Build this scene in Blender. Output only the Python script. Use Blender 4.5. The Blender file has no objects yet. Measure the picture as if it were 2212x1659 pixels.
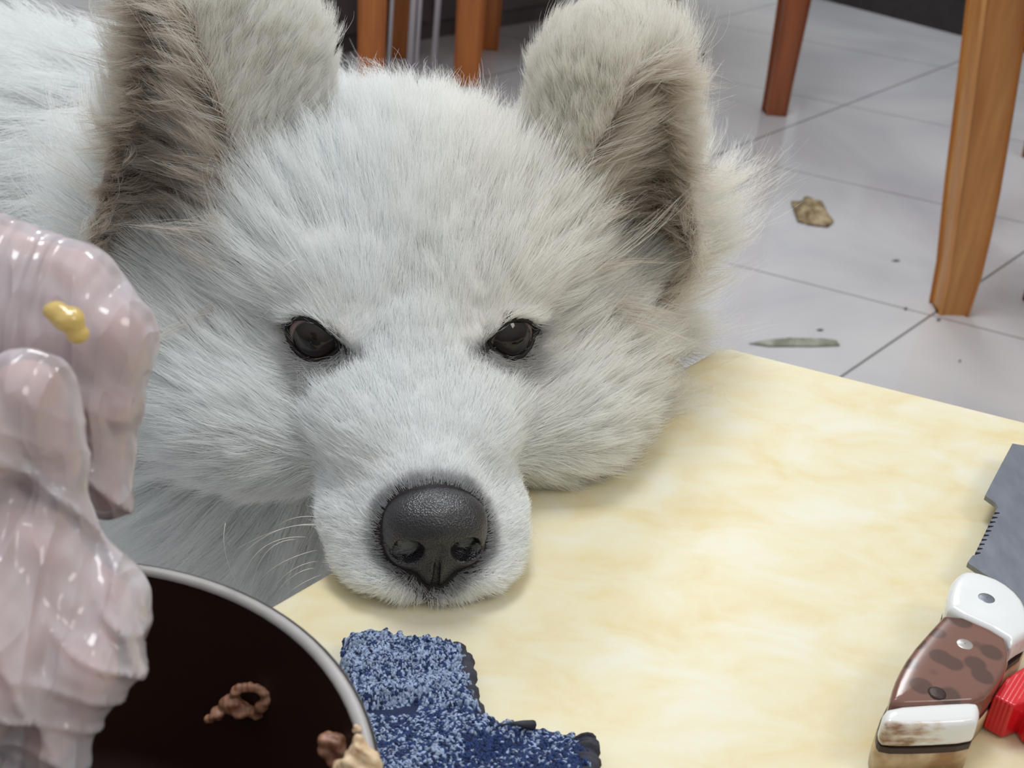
import bpy, bmesh, math, random
import numpy as np
from mathutils import Vector
rng = np.random.default_rng(7); random.seed(7)
C = bpy.context.scene.collection
sc = bpy.context.scene
# ---------------------------------------------------------------- camera (frame 2212 x 1659)
W, H, F = 2212, 1659, 2800.
P = math.radians(29.5); R = math.radians(5); TH = .42          # pitch, roll, table height
CAM = np.array([0, 0, TH + .311])
X0 = np.array([1., 0, 0]); Y0 = np.array([0, math.sin(P), math.cos(P)]); ZB = np.array([0, -math.cos(P), math.sin(P)])
XC = math.cos(R)*X0 + math.sin(R)*Y0; YC = -math.sin(R)*X0 + math.cos(R)*Y0
from mathutils import Matrix
cd = bpy.data.cameras.new('camera'); cam = bpy.data.objects.new('camera', cd); C.objects.link(cam)
cd.sensor_width = 36; cd.lens = F/W*36; cd.clip_start = .02
m = Matrix.Identity(4)
for i in range(3):
    m[i][0], m[i][1], m[i][2], m[i][3] = XC[i], YC[i], ZB[i], CAM[i]
cam.matrix_world = m
cd.dof.use_dof = True; cd.dof.focus_distance = .52; cd.dof.aperture_fstop = 22
sc.camera = cam
# ---------------------------------------------------------------- light
sc.view_settings.view_transform = 'Standard'; sc.view_settings.look = 'None'
sc.view_settings.exposure = -.17; sc.view_settings.gamma = 1; sc.view_settings.use_curve_mapping = False
sc.cycles.max_bounces = 10; sc.cycles.diffuse_bounces = 6; sc.cycles.glossy_bounces = 4
sc.cycles.transmission_bounces = 8; sc.cycles.transparent_max_bounces = 24
sc.cycles.caustics_reflective = False; sc.cycles.caustics_refractive = False
wd = bpy.data.worlds.new('world'); sc.world = wd; wd.use_nodes = True
wd.node_tree.nodes['Background'].inputs[0].default_value = (.93, .96, 1, 1)
wd.node_tree.nodes['Background'].inputs[1].default_value = .92
def world_nodes():
    t = wd.node_tree; tc = t.nodes.new('ShaderNodeTexCoord'); s = t.nodes.new('ShaderNodeSeparateXYZ'); r = t.nodes.new('ShaderNodeValToRGB')
    t.links.new(tc.outputs['Generated'], s.inputs[0]); mr = t.nodes.new('ShaderNodeMapRange'); mr.inputs[1].default_value = -1; t.links.new(s.outputs[2], mr.inputs[0])
    e = r.color_ramp.elements; e[0].position = .35; e[0].color = (.16, .15, .14, 1); e[1].position = .95; e[1].color = (.96, .98, 1, 1)
    n = e.new(.55); n.color = (.34, .335, .33, 1); t.links.new(mr.outputs[0], r.inputs[0]); t.links.new(r.outputs[0], t.nodes['Background'].inputs[0])
world_nodes()                                                   # pale ceiling above, dimmer room around
def area(name, loc, aim, size, power, col):
    l = bpy.data.lights.new(name, 'AREA'); l.shape = 'RECTANGLE'; l.size, l.size_y = size; l.energy = power; l.color = col
    o = bpy.data.objects.new(name, l); C.objects.link(o); o.location = loc
    o.rotation_euler = (Vector(aim)-Vector(loc)).to_track_quat('-Z', 'Y').to_euler(); return o
area('ceiling_lamp_main', (-.15, 1.15, 2.5), (0, .5, .4), (.7, .7), 25, (.95, .98, 1))
area('ceiling_lamp_side', (1.5, -.2, 2.4), (0, .6, .3), (.6, .6), 11, (1, .92, .82))
area('ceiling_lamp_far', (.4, 3.2, 2.5), (.5, 2.4, 0), (.8, .3), 26, (.95, .98, 1))

# ---------------------------------------------------------------- placing helpers
def ray(px, py): return ((px-W/2)/F)*XC - ((py-H/2)/F)*YC - ZB
def at(px, py, d): return CAM + ray(px, py)*d
def onz(px, py, z):
    r = ray(px, py); return CAM + r*((z-CAM[2])/r[2])
YAW = math.radians(11)
E0 = at(895, 730, .53)                                          # point between the dog's eyes
LX = np.array([math.cos(YAW), math.sin(YAW), 0]); LF = np.array([math.sin(YAW), -math.cos(YAW), 0]); LZ = np.array([0, 0, 1.])
def l2w(p):                                                     # dog millimetres -> world metres
    p = np.asarray(p, float); return E0 + (p[..., 0:1]*LX + p[..., 1:2]*LF + p[..., 2:3]*LZ)/1000
def w2l(q):
    q = np.asarray(q, float)-E0; return np.stack([q@LX, q@LF, q[..., 2]], -1)*1000

def tag(o, label=None, cat=None, group=None, kind=None):
    if label: o['label'] = label
    if cat: o['category'] = cat
    if group: o['group'] = group
    if kind: o['kind'] = kind
    return o
def empty(name, loc):
    o = bpy.data.objects.new(name, None); C.objects.link(o); o.location = loc; o.empty_display_size = .02; return o
def mesh(name, v, f, mat, parent=None, origin=None, smooth=True, loc_only=False):
    """one mesh object from world-space vertices; its own origin at its base, or in its parent's frame"""
    v = np.asarray(v, float)
    if parent is None:
        if origin is None:
            origin = np.array([(v[:, 0].min()+v[:, 0].max())/2, (v[:, 1].min()+v[:, 1].max())/2, v[:, 2].min()])
        v = v - origin
    else:
        q = parent; base = np.zeros(3)
        while q is not None: base = base + np.array(q.location); q = q.parent
        v = v - base
    me = bpy.data.meshes.new(name); me.from_pydata(v.tolist(), [], [list(map(int, t)) for t in f]); me.update()
    if smooth: me.polygons.foreach_set('use_smooth', np.array([len(t) <= 4 for t in f], bool))
    o = bpy.data.objects.new(name, me); C.objects.link(o)
    if mat: me.materials.append(mat)
    if parent is None: o.location = origin
    else: o.parent = parent
    return o
def vcol(o, col, name='col'):
    a = o.data.attributes.new(name, 'FLOAT_COLOR', 'POINT'); c = np.ones((len(col), 4), np.float32); c[:, :3] = col
    a.data.foreach_set('color', c.ravel())

# ---------------------------------------------------------------- materials
def lin(*c):
    return tuple(((x/255)/12.92 if x/255 <= .04045 else (((x/255)+.055)/1.055)**2.4) for x in c)
def mat(name, col=(200, 200, 200), rough=.5, **k):
    m = bpy.data.materials.new(name); m.use_nodes = True; b = m.node_tree.nodes['Principled BSDF']
    b.inputs['Base Color'].default_value = (*lin(*col), 1); b.inputs['Roughness'].default_value = rough
    for n, v in k.items():
        b.inputs[n.replace('_', ' ')].default_value = v
    return m
def N(m, t, **k):
    n = m.node_tree.nodes.new(t)
    for a, v in k.items(): setattr(n, a, v)
    return n
def L(m, a, b): m.node_tree.links.new(a, b)
def bsdf(m): return m.node_tree.nodes['Principled BSDF']
def coords(m, scale=(1, 1, 1), rot=(0, 0, 0)):
    t = N(m, 'ShaderNodeTexCoord'); p = N(m, 'ShaderNodeMapping'); p.inputs['Scale'].default_value = scale; p.inputs['Rotation'].default_value = rot
    L(m, t.outputs['Object'], p.inputs[0]); return p.outputs[0]
def noise(m, vec, scale, detail=3, rough=.5, dist=0):
    n = N(m, 'ShaderNodeTexNoise'); n.inputs['Scale'].default_value = scale; n.inputs['Detail'].default_value = detail
    n.inputs['Roughness'].default_value = rough; n.inputs['Distortion'].default_value = dist
    if vec is not None: L(m, vec, n.inputs['Vector'])
    return n.outputs['Fac']
def ramp(m, fac, stops):
    r = N(m, 'ShaderNodeValToRGB'); e = r.color_ramp.elements
    while len(e) < len(stops): e.new(.5)
    for i, (p, c) in enumerate(stops): e[i].position = p; e[i].color = (*lin(*c), 1)
    L(m, fac, r.inputs[0]); return r.outputs[0]
def bump(m, fac, strength, dist=.001):
    b = N(m, 'ShaderNodeBump'); b.inputs['Strength'].default_value = strength; b.inputs['Distance'].default_value = dist
    L(m, fac, b.inputs['Height']); L(m, b.outputs[0], bsdf(m).inputs['Normal'])
def noisy(name, stops, scale, rough=.5, map_scale=(1, 1, 1), detail=3, b=0, bd=.001, dist=0, **k):
    m = mat(name, stops[0][1], rough, **k); f = noise(m, coords(m, map_scale), scale, detail, .55, dist)
    L(m, ramp(m, f, stops), bsdf(m).inputs['Base Color'])
    if b: bump(m, f, b, bd)
    return m

# ---------------------------------------------------------------- implicit surfaces
def ell(p, c, r):
    r = np.array(r, float); q = p-np.array(c, float); k0 = np.linalg.norm(q/r, axis=-1)+1e-9; k1 = np.linalg.norm(q/(r*r), axis=-1)+1e-9
    return k0*(k0-1)/k1
def cap(p, a, b, ra, rb=None, s=(1, 1, 1)):
    rb = ra if rb is None else rb; s = np.array(s, float)
    a = np.array(a, float)/s; b = np.array(b, float)/s; p = p/s
    ab = b-a; t = np.clip(((p-a)@ab)/(ab@ab), 0, 1)
    return (np.linalg.norm(p-a-t[..., None]*ab, axis=-1)-(ra+(rb-ra)*t))*s.min()
def smin(a, b, k):
    h = np.clip(.5+.5*(b-a)/k, 0, 1); return b*(1-h)+a*h-k*h*(1-h)
def smax(a, b, k): return -smin(-a, -b, k)
def grad(f, p, e):
    g = np.stack([f(p+e*np.eye(3)[i])-f(p-e*np.eye(3)[i]) for i in range(3)], -1)
    return g/(np.linalg.norm(g, axis=-1, keepdims=True)+1e-12)
def surfnet(f, lo, hi, h, flip=False, relax=2):
    lo = np.array(lo, float); n = np.ceil((np.array(hi)-lo)/h).astype(int)+1
    ax = [lo[i]+h*np.arange(n[i]) for i in range(3)]
    B = 5; nc = (n+B-1)//B; cx = [lo[i]+h*(B*np.arange(nc[i])+(B-1)/2) for i in range(3)]      # coarse pass, then only the blocks near the surface
    g = np.stack(np.meshgrid(*cx, indexing='ij'), -1).reshape(-1, 3); vc = f(g).reshape(nc)
    v = np.repeat(np.repeat(np.repeat(vc, B, 0), B, 1), B, 2)[:n[0], :n[1], :n[2]].astype(np.float32)
    near = np.argwhere(np.abs(vc) < h*B*1.5); off = np.stack(np.meshgrid(*[np.arange(B)]*3, indexing='ij'), -1).reshape(-1, 3)
    for c0 in range(0, len(near), 2000):
        ix = (near[c0:c0+2000, None]*B+off).reshape(-1, 3); ix = ix[(ix < n).all(1)]; v[ix[:, 0], ix[:, 1], ix[:, 2]] = f(lo+ix*h)
    ins = v < 0
    cs = np.zeros(n-1, int)
    cor = [(a, b, c) for a in (0, 1) for b in (0, 1) for c in (0, 1)]
    for a, b, c in cor: cs += ins[a:n[0]-1+a, b:n[1]-1+b, c:n[2]-1+c]
    act = (cs > 0) & (cs < 8); ids = -np.ones(n-1, int); ijk = np.argwhere(act); ids[act] = np.arange(len(ijk))
    acc = np.zeros((len(ijk), 3)); cnt = np.zeros(len(ijk))
    for a in cor:
        for d in range(3):
            if a[d]: continue
            b = list(a); b[d] = 1
            pa = ijk+np.array(a); pb = ijk+np.array(b)
            va = v[pa[:, 0], pa[:, 1], pa[:, 2]]; vb = v[pb[:, 0], pb[:, 1], pb[:, 2]]
            x = (va < 0) != (vb < 0); t = np.where(x, va/(va-vb+1e-12), 0)
            pt = np.array(a, float)[None].repeat(len(ijk), 0); pt[:, d] += t
            acc += pt*x[:, None]; cnt += x
    V = lo+(ijk+acc/cnt[:, None])*h
    Fs = []
    for d in range(3):
        b, c = (d+1) % 3, (d+2) % 3
        s0 = [slice(None)]*3; s1 = [slice(None)]*3; s0[d] = slice(0, -1); s1[d] = slice(1, None)
        A = ins[tuple(s0)]; B = ins[tuple(s1)]; e = np.argwhere(A != B)
        e = e[(e[:, b] > 0) & (e[:, c] > 0) & (e[:, b] < n[b]-1) & (e[:, c] < n[c]-1)]
        sg = A[e[:, 0], e[:, 1], e[:, 2]]
        def q(ob, oc):
            r = e.copy(); r[:, b] -= ob; r[:, c] -= oc; return ids[r[:, 0], r[:, 1], r[:, 2]]
        Q = np.stack([q(1, 1), q(0, 1), q(0, 0), q(1, 0)], -1); Q[~sg] = Q[~sg][:, ::-1]; Fs.append(Q)
    Fs = np.concatenate(Fs)
    if flip: Fs = Fs[:, ::-1]
    for _ in range(relax):
        g = grad(f, V, h*.3); V = V-g*np.clip(f(V), -h*.6, h*.6)[:, None]
    return V, Fs
def wob(p, s, seed=0):                                          # smooth pseudo-noise in -1..1
    r = np.random.default_rng(seed); o = 0
    for k in range(4):
        d = r.normal(size=3); d /= np.linalg.norm(d); d2 = r.normal(size=3); d2 /= np.linalg.norm(d2)
        o = o+np.sin(p@d/s*(1.3**k)+r.uniform(0, 6))*np.cos(p@d2/s*(1.2**k)+r.uniform(0, 6))
    return o/2.4
def ss(a, b, x):
    t = np.clip((x-a)/(b-a), 0, 1); return t*t*(3-2*t)
# swept tube along world points
def tube(pts, rad, n=8, caps=True):
    pts = np.asarray(pts, float); k = len(pts); rad = np.broadcast_to(rad, (k,)).astype(float)
    t = np.gradient(pts, axis=0); t /= np.linalg.norm(t, axis=1, keepdims=True)
    u = np.cross(t[0], [0, 0, 1.]);
    if np.linalg.norm(u) < 1e-3: u = np.cross(t[0], [0, 1., 0])
    V = []; 
    for i in range(k):
        u = u-t[i]*(u@t[i]); u /= np.linalg.norm(u); w = np.cross(t[i], u)
        for j in range(n):
            a = 2*math.pi*j/n; V.append(pts[i]+rad[i]*(math.cos(a)*u+math.sin(a)*w))
    Fq = [(i*n+j, i*n+(j+1) % n, (i+1)*n+(j+1) % n, (i+1)*n+j) for i in range(k-1) for j in range(n)]
    if caps: Fq += [tuple(range(n))[::-1], tuple((k-1)*n+j for j in range(n))]
    return np.array(V), Fq
def box(lo, hi):
    v = np.array([(x, y, z) for z in (lo[2], hi[2]) for y in (lo[1], hi[1]) for x in (lo[0], hi[0])])
    return v, [(0, 2, 3, 1), (4, 5, 7, 6), (0, 1, 5, 4), (2, 6, 7, 3), (0, 4, 6, 2), (1, 3, 7, 5)]
def prism(poly, z0, z1, top_in=0, bev=0):
    """polygon (n,2) in the ground plane, extruded between two heights, upper rim rounded inward by bev"""
    poly = np.array(poly, float); n = len(poly)
    ar = .5*np.sum(poly[:, 0]*np.roll(poly[:, 1], -1)-np.roll(poly[:, 0], -1)*poly[:, 1])
    if ar < 0: poly = poly[::-1]
    def inset(d):
        e = np.roll(poly, -1, 0)-poly; e /= np.linalg.norm(e, axis=1, keepdims=True)+1e-12; nn = np.stack([-e[:, 1], e[:, 0]], -1)
        b = nn+np.roll(nn, 1, 0); b /= np.maximum(np.linalg.norm(b, axis=1, keepdims=True), .3); return poly+b*d
    rings = [(0, z0)]
    if bev:
        for k in range(5):
            a = k/4*math.pi/2; rings.append((bev*(1-math.cos(a)), z1-bev+bev*math.sin(a)))
    else: rings.append((top_in, z1))
    V = np.concatenate([np.c_[inset(d), np.full(n, z)] for d, z in rings]); k = len(rings)
    Fq = [(i*n+j, i*n+(j+1) % n, (i+1)*n+(j+1) % n, (i+1)*n+j) for i in range(k-1) for j in range(n)]
    Fq += [tuple(range(n))[::-1], tuple((k-1)*n+j for j in range(n))]
    return V, Fq
def dense(poly, step):
    o = []; poly = np.array(poly, float)
    for a, b in zip(poly, np.roll(poly, -1, 0)):
        k = max(1, int(np.linalg.norm(b-a)/step)); o += [a+(b-a)*i/k for i in range(k)]
    return np.array(o)
def chaikin(p, it=2):
    p = np.array(p, float)
    for _ in range(it):
        q = np.roll(p, -1, 0); p = np.stack([p*.75+q*.25, p*.25+q*.75], 1).reshape(-1, p.shape[1])
    return p

# ================================================================ THE ROOM
fl = mat('glossy_floor_tile', (196, 198, 200), .09, Specular_IOR_Level=.5)
def floor_nodes(m):
    t = N(m, 'ShaderNodeTexCoord'); s = N(m, 'ShaderNodeSeparateXYZ'); L(m, t.outputs['Object'], s.inputs[0])
    def M(op, a, b, c=None):
        n = N(m, 'ShaderNodeMath', operation=op)
        for i, x in enumerate((a, b, c)):
            if x is None: continue
            if isinstance(x, (int, float)): n.inputs[i].default_value = x
            else: L(m, x, n.inputs[i])
        return n.outputs[0]
    def fam(nx, ny, off, sp):
        d = M('ADD', M('MULTIPLY', s.outputs[0], nx), M('MULTIPLY', s.outputs[1], ny)); d = M('DIVIDE', M('SUBTRACT', d, off), sp)
        fr = M('ABSOLUTE', M('SUBTRACT', M('FRACT', M('ADD', d, .5), 0), .5), 0); return M('MULTIPLY', fr, sp)
    g = M('MINIMUM', M('MULTIPLY', fam(.404, .915, 1.665, .442), 1.25), fam(-.784, .621, .548, .542))
    k = N(m, 'ShaderNodeMapRange'); L(m, g, k.inputs[0]); k.inputs[1].default_value = .0006; k.inputs[2].default_value = .0026
    vein = noise(m, coords(m, (1, 1, 1)), 2.2, 4, .6, 1.0); base = ramp(m, vein, [(.3, (182, 183, 188)), (.7, (205, 205, 207))])
    mx = N(m, 'ShaderNodeMix', data_type='RGBA'); mx.inputs['A'].default_value = (*lin(92, 92, 92), 1)
    L(m, k.outputs[0], mx.inputs['Factor']); L(m, base, mx.inputs['B']); L(m, mx.outputs['Result'], bsdf(m).inputs['Base Color'])
floor_nodes(fl)
v, f = box((-3, -1.6, -.05), (3.6, 5.4, 0)); tag(mesh('floor', v, f, fl, origin=(0, 0, 0), smooth=False), kind='structure')
wl = noisy('painted_wall', [(.3, (214, 212, 206)), (.7, (220, 218, 213))], 3, .8)
v, f = box((-3, 5.4, 0), (3.6, 5.5, 2.7)); tag(mesh('wall_back', v, f, wl, smooth=False), kind='structure')

# table top
ty = mat('mottled_yellow_table_cover', (235, 226, 192), .38, Specular_IOR_Level=.35)
vv = coords(ty, (1, 1.6, 1), (0, 0, .5)); n1 = noise(ty, vv, 26, 5, .6, .5); 
L(ty, ramp(ty, n1, [(.32, (216, 200, 154)), (.5, (219, 210, 177)), (.68, (221, 217, 197))]), bsdf(ty).inputs['Base Color'])
bump(ty, noise(ty, vv, 160, 3), .08, .0006)
a0 = onz(600, 1300, TH)[:2]; a1 = onz(1560, 747, TH)[:2]; b1 = onz(2212, 910, TH)[:2]
dA = (a1-a0)/np.linalg.norm(a1-a0); dB = (b1-a1)/np.linalg.norm(b1-a1)
tp = [a1, a1+dB*.75, a1+dB*.75-dA*.95, a1-dA*.95]
tb = empty('low_table', (*(a1+dB*.37-dA*.47), 0)); tag(tb, 'low table covered in mottled pale yellow vinyl', 'table')
v, f = prism(dense(chaikin(dense(tp, .02), 1), .02), TH-.022, TH, bev=.002); mesh('tabletop', v, f, ty, tb)
wd_t = mat('dark_table_frame', (70, 52, 40), .5)
for a, b in ((.05, .05), (.70, .05), (.05, .90), (.70, .90)):
    q = a1+dB*a-dA*b; v, f = tube([(q[0], q[1], 0), (q[0], q[1], TH-.022)], .018, 12); mesh('leg', v, f, wd_t, tb)
TBL = [(a1, dA, dB)]
def table_sd(p):                                                # >0 inside the table's plan (world xy), metres from the nearest edge
    q = p[..., :2]-a1; nA = np.array([dA[1], -dA[0]]); nB = np.array([dB[1], -dB[0]])
    return np.minimum(q@nA, q@nB)
def wood(name, a, b, sc_=(40, 40, 3)):
    m = noisy(name, [(.3, a), (.7, b)], 2.0, .32, sc_, 5, .04, Specular_IOR_Level=.5); return m
oak = wood('varnished_oak', (180, 118, 58), (206, 150, 86)); red_oak = wood('reddish_brown_wood', (124, 64, 34), (152, 86, 50)); orange_wood = wood('orange_varnished_wood', (150, 82, 30), (180, 108, 50))
def sqleg(path, w, d, ang, bev=.004):
    """square leg swept along centre points, w x d, chamfered"""
    V = []; c, s = math.cos(ang), math.sin(ang)
    sh = []
    for (x, y) in ((-1, -1), (1, -1), (1, 1), (-1, 1)):
        for k in range(2):
            e = bev
            if k == 0: sh.append((x*(1), y*(1), -x*e*(1 if x*y > 0 else 0), -y*e*(0 if x*y > 0 else 1)))
            else: sh.append((x, y, -x*e*(0 if x*y > 0 else 1), -y*e*(1 if x*y > 0 else 0)))
    for (p, k) in path:
        for x, y, ex, ey in sh:
            a, b = x*w/2*k+ex, y*d/2*k+ey; V.append((p[0]+a*c-b*s, p[1]+a*s+b*c, p[2]))
    n = 8; kk = len(path)
    Fq = [(i*n+j, i*n+(j+1) % n, (i+1)*n+(j+1) % n, (i+1)*n+j) for i in range(kk-1) for j in range(n)]+[tuple(range(n))[::-1], tuple((kk-1)*n+j for j in range(n))]
    return np.array(V), Fq
def box_at(c, dx, dy, ang, z0, z1):
    cs, s = math.cos(ang), math.sin(ang); P4 = [(c[0]+x*cs-y*s, c[1]+x*s+y*cs) for x, y in ((-dx, -dy), (dx, -dy), (dx, dy), (-dx, dy))]
    return prism(P4, z0, z1, bev=min(.006, (z1-z0)/3))
def chair(foot, ang, wd_mat, label, wleg=.045, curve=0., sx=1, sy=1, lean=(0, 0)):
    """dining chair whose one leg stands on foot; u and w run to the neighbouring legs"""
    u = np.array([math.cos(ang), math.sin(ang)])*.42*sx; w = np.array([-math.sin(ang), math.cos(ang)])*.42*sy
    f0 = np.array(foot[:2]); r = empty('dining_chair', (*(f0+(u+w)/2), 0)); tag(r, label, 'chair')
    for i, q in enumerate((f0, f0+u, f0+w, f0+u+w)):
        ln = np.array(lean)*(1 if i in (0, 2) else -.3)
        path = []
        for t in np.linspace(0, 1, 9):
            z = t*.47; off = ln*max(0, t-.1*curve)**(1+.15*curve)
            path.append((np.array([q[0]+off[0], q[1]+off[1], z]), .82+.18*min(1, t*3)+.12*t))
        v, f = sqleg(path, wleg, wleg, ang); mesh('leg', v, f, wd_mat, r, smooth=False)
    c = f0+(u+w)/2+np.array(lean)*.6
    v, f = box_at(c, .235, .235, ang, .47, .505); mesh('seat', v, f, wd_mat, r, smooth=False)
    back = w/np.linalg.norm(w)*.21*np.sign(sy)
    for s in (-1, 1):
        q = c+back+u/np.linalg.norm(u)*.2*s; v, f = sqleg([(np.array([*q, .505]), 1), (np.array([*(q+back*.25), .92]), .8)], .035, .035, ang); mesh('back_post', v, f, wd_mat, r, smooth=False)
    for z in (.62, .78, .88):
        v, f = box_at(c+back*(1+.25*(z-.47)/.45), .19, .012, ang, z-.02, z+.03); mesh('back_rail', v, f, wd_mat, r, smooth=False)
    return r
chair(onz(2050, 668, 0), math.radians(-85), oak, 'light oak dining chair whose curved leg stands nearest the yellow table', .054, .9, 1, 1, (-.05, .01))
sg = onz(2236, 655, 0)[:2]; st = empty('wooden_stool', (sg[0]+.11, sg[1]+.13, 0)); tag(st, 'reddish stool whose foot just enters the right edge beside the oak chair leg', 'stool')
for (a, b) in ((0, 0), (.26, .035), (-.036, .257), (.224, .29)):
    q = sg+np.array([a, b]); v, f = sqleg([(np.array([*q, 0]), .85), (np.array([*q, .475]), 1.05)], .034, .034, .14); mesh('leg', v, f, red_oak, st, smooth=False)
v, f = box_at(sg+np.array([.116, .150]), .14, .14, .14, .475, .50); mesh('seat', v, f, red_oak, st, smooth=False)
chair(onz(2230, 338, 0), math.radians(-20), red_oak, 'reddish dining chair farther back at the right edge of the view', .045, 0, 1, 1, (0, 0))
# dining table
f1 = onz(1672, 244, 0)[:2]; f2 = onz(560, 190, 0)[:2]
u = f1-f2; ul = np.linalg.norm(u); u /= ul; w = np.array([-u[1], u[0]]); ang = math.atan2(u[1], u[0])
dt = empty('dining_table', (*((f1+f2)/2+w*.4), 0)); tag(dt, 'reddish brown wooden dining table standing on the tiles behind the dog', 'table')
for i, q in enumerate((f1, f2, f1+w*.8-u*.05, f2+w*.8-u*.05)):
    v, f = sqleg([(np.array([*q, 0]), .80), (np.array([*q, .06]), .82), (np.array([*q, .69]), 1.4)], .052, .052, ang); mesh('leg', v, f, red_oak, dt, smooth=False)
v, f = box_at((f1+f2)/2+w*.4, ul/2+.08, .50, ang, .72, .75); mesh('tabletop', v, f, red_oak, dt, smooth=False)
for s in (0, 1):
    v, f = box_at((f1+f2)/2+w*.8*s, ul/2, .01, ang, .64, .72); mesh('apron', v, f, red_oak, dt, smooth=False)
# orange stool, pale poles and the dark things right behind the dog's head
g = onz(1050, 102, 0)[:2]; st = empty('wooden_stool', (g[0]+.16, g[1]-.13, 0)); tag(st, 'orange wooden stool behind the dog, close to its right ear in the picture', 'stool')
for (a, b) in ((0, 0), (-.022, -.27), (.32, 0), (.30, -.27)):
    q = g+np.array([a-.0, b]); v, f = sqleg([(np.array([*q, 0]), .9), (np.array([*q, .42]), 1.05)], .055, .055, .08); mesh('leg', v, f, orange_wood, st, smooth=False)
v, f = box_at(g+np.array([.16, -.135]), .19, .17, .03, .42, .45); mesh('seat', v, f, orange_wood, st, smooth=False)
g = onz(864, 120, 0)[:2]; st = empty('wooden_stool', (g[0]-.16, g[1]-.13, 0)); tag(st, 'orange wooden stool behind the dog, next to its left ear in the picture', 'stool')
for (a, b) in ((0, 0), (-.022, -.27), (-.32, 0), (-.33, -.27)):
    q = g+np.array([a, b]); v, f = sqleg([(np.array([*q, 0]), .9), (np.array([*q, .42]), 1.05)], .052, .052, .1); mesh('leg', v, f, orange_wood, st, smooth=False)
v, f = box_at(g+np.array([-.16, -.135]), .18, .17, .03, .42, .45); mesh('seat', v, f, orange_wood, st, smooth=False)
whm = mat('white_painted_metal', (228, 226, 234), .45)
for px, wpx, lb in ((839, 5, 'thinnest white upright rod in front of the orange wood behind the dog'), (884, 9, 'white upright pole touching the orange stool behind the dog'), (898, 6, 'slim white rod close beside the white pole behind the dog'), (936, 8, 'white upright rod standing alone before the dark cabinet')):
    g = onz(px, 150, 0); v, f = tube([(g[0], g[1], 0), (g[0]+.012, g[1], .5)], wpx/2*4.0/2800, 12)
    tag(mesh('metal_pole', v, f, whm), lb, 'pole', 'white poles behind the dog')
dk = noisy('dark_lacquered_panel', [(.35, (80, 72, 74)), (.65, (98, 90, 92))], 8, .5)
g = onz(1230, 40, 0)[:2]; g0 = onz(740, 122, 0)[:2]; cu = (g-g0)/np.linalg.norm(g-g0); cn = np.array([-cu[1], cu[0]]); ca = math.atan2(cu[1], cu[0])
cb = empty('storage_cabinet', (*(g-cu*.35+cn*.16), 0)); tag(cb, 'dark grey cabinet low behind the white poles', 'cabinet')
v, f = box_at(g-cu*.40+cn*.17, .40, .15, ca, 0, .5); mesh('body', v, f, dk, cb, smooth=False)
for k in range(2):
    c_ = g-cu*(.21+.39*k)+cn*.014; v, f = box_at(c_, .185, .006, ca, .04, .47); d = mesh('door', v, f, dk, cb, smooth=False)
    c_ = c_+cu*.15*(1 if k else -1)-cn*.018; v, f = tube([(*c_, .25), (*c_, .36)], .005, 8); mesh('handle', v, f, dk, d)
# dark sofa on the right
so = empty('sofa', (1.4, 3.9, 0)); tag(so, 'dark grey sofa with a maroon panel at the top right behind the chairs', 'sofa')
p0 = onz(1735, -12, 0)[:2]; p1 = onz(2230, 118, 0)[:2]; d = (p1-p0)/np.linalg.norm(p1-p0); nn = np.array([-d[1], d[0]])
sa = math.atan2(d[1], d[0]); cen = p0+d*.75+nn*.36
v, f = box_at(cen, .78, .36, sa, .0, .28); mesh('base', v, f, noisy('charcoal_fabric', [(.3, (46, 42, 44)), (.7, (58, 52, 54))], 30, .85), so, smooth=False)
mar = noisy('maroon_fabric', [(.35, (92, 44, 44)), (.65, (112, 58, 56))], 25, .8)
for k in range(2):
    v, f = box_at(cen+d*(-.36+.72*k), .35, .34, sa, .28, .44); mesh('seat_cushion', v, f, mar, so)
v, f = box_at(cen+nn*.33, .78, .08, sa, .28, .82); mesh('backrest', v, f, mar, so)
v, f = box_at(onz(2215, 105, 0)[:2]-nn*.008+d*.03, .085, .008, sa, .055, .27); mesh('front_panel', v, f, mar, so, smooth=False)

# crumbs and scraps on the floor
leaf = noisy('dry_brown_leaf', [(.35, (96, 78, 48)), (.65, (178, 160, 126))], 60, .8)
def crumb(name, poly, z, hgt, m, label, cat, seed=1):
    r = np.random.default_rng(seed); w = np.array([onz(x, y, 0)[:2] for x, y in poly]); c = w.mean(0); w = dense(w, .003); n = len(w); V = []; k = 6
    for s in range(k+1):
        t = s/k
        for q in w:
            e = c+(q-c)*(1-t*.98); V.append((*e, z+hgt*(math.sin(t*math.pi*.5)*.8+.25*abs(math.sin(e[0]*420+e[1]*300)))))
    Fq = [(i*n+j, i*n+(j+1) % n, (i+1)*n+(j+1) % n, (i+1)*n+j) for i in range(k) for j in range(n)]+[tuple(k*n+j for j in range(n))]
    V = np.array(V); n0 = len(V); V2 = V.copy(); V2[:, 2] = np.maximum(0.0004, V2[:, 2]-.0012-.4*(V2[:, 2]-z)); V = np.r_[V, V2]; Fq += [tuple(np.array(q)[::-1]+n0) for q in Fq]
    Fq += [(j, (j+1) % n, n0+(j+1) % n, n0+j)[::-1] for j in range(n)]
    o = mesh(name, V, Fq, m); return tag(o, label, cat)
crumb('dry_leaf', [(1708, 440), (1722, 452), (1738, 428), (1775, 440), (1790, 470), (1800, 482), (1788, 492), (1750, 488), (1722, 480)], .001, .016, leaf, 'crumpled brown dry leaf on the tiles', 'leaf')
stick = noisy('pale_green_stalk', [(.35, (118, 120, 104)), (.65, (160, 162, 150))], 60, .6)
crumb('dried_stalk', [(1618, 744), (1650, 738), (1680, 736), (1700, 733), (1740, 737), (1805, 737), (1814, 748), (1760, 750), (1660, 750)], .001, .006, stick, 'flat pale grey-green dried stalk lying on the tiles by the yellow table', 'plant scrap', 3)
dks = mat('dark_crumb', (92, 90, 84), .8)
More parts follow.
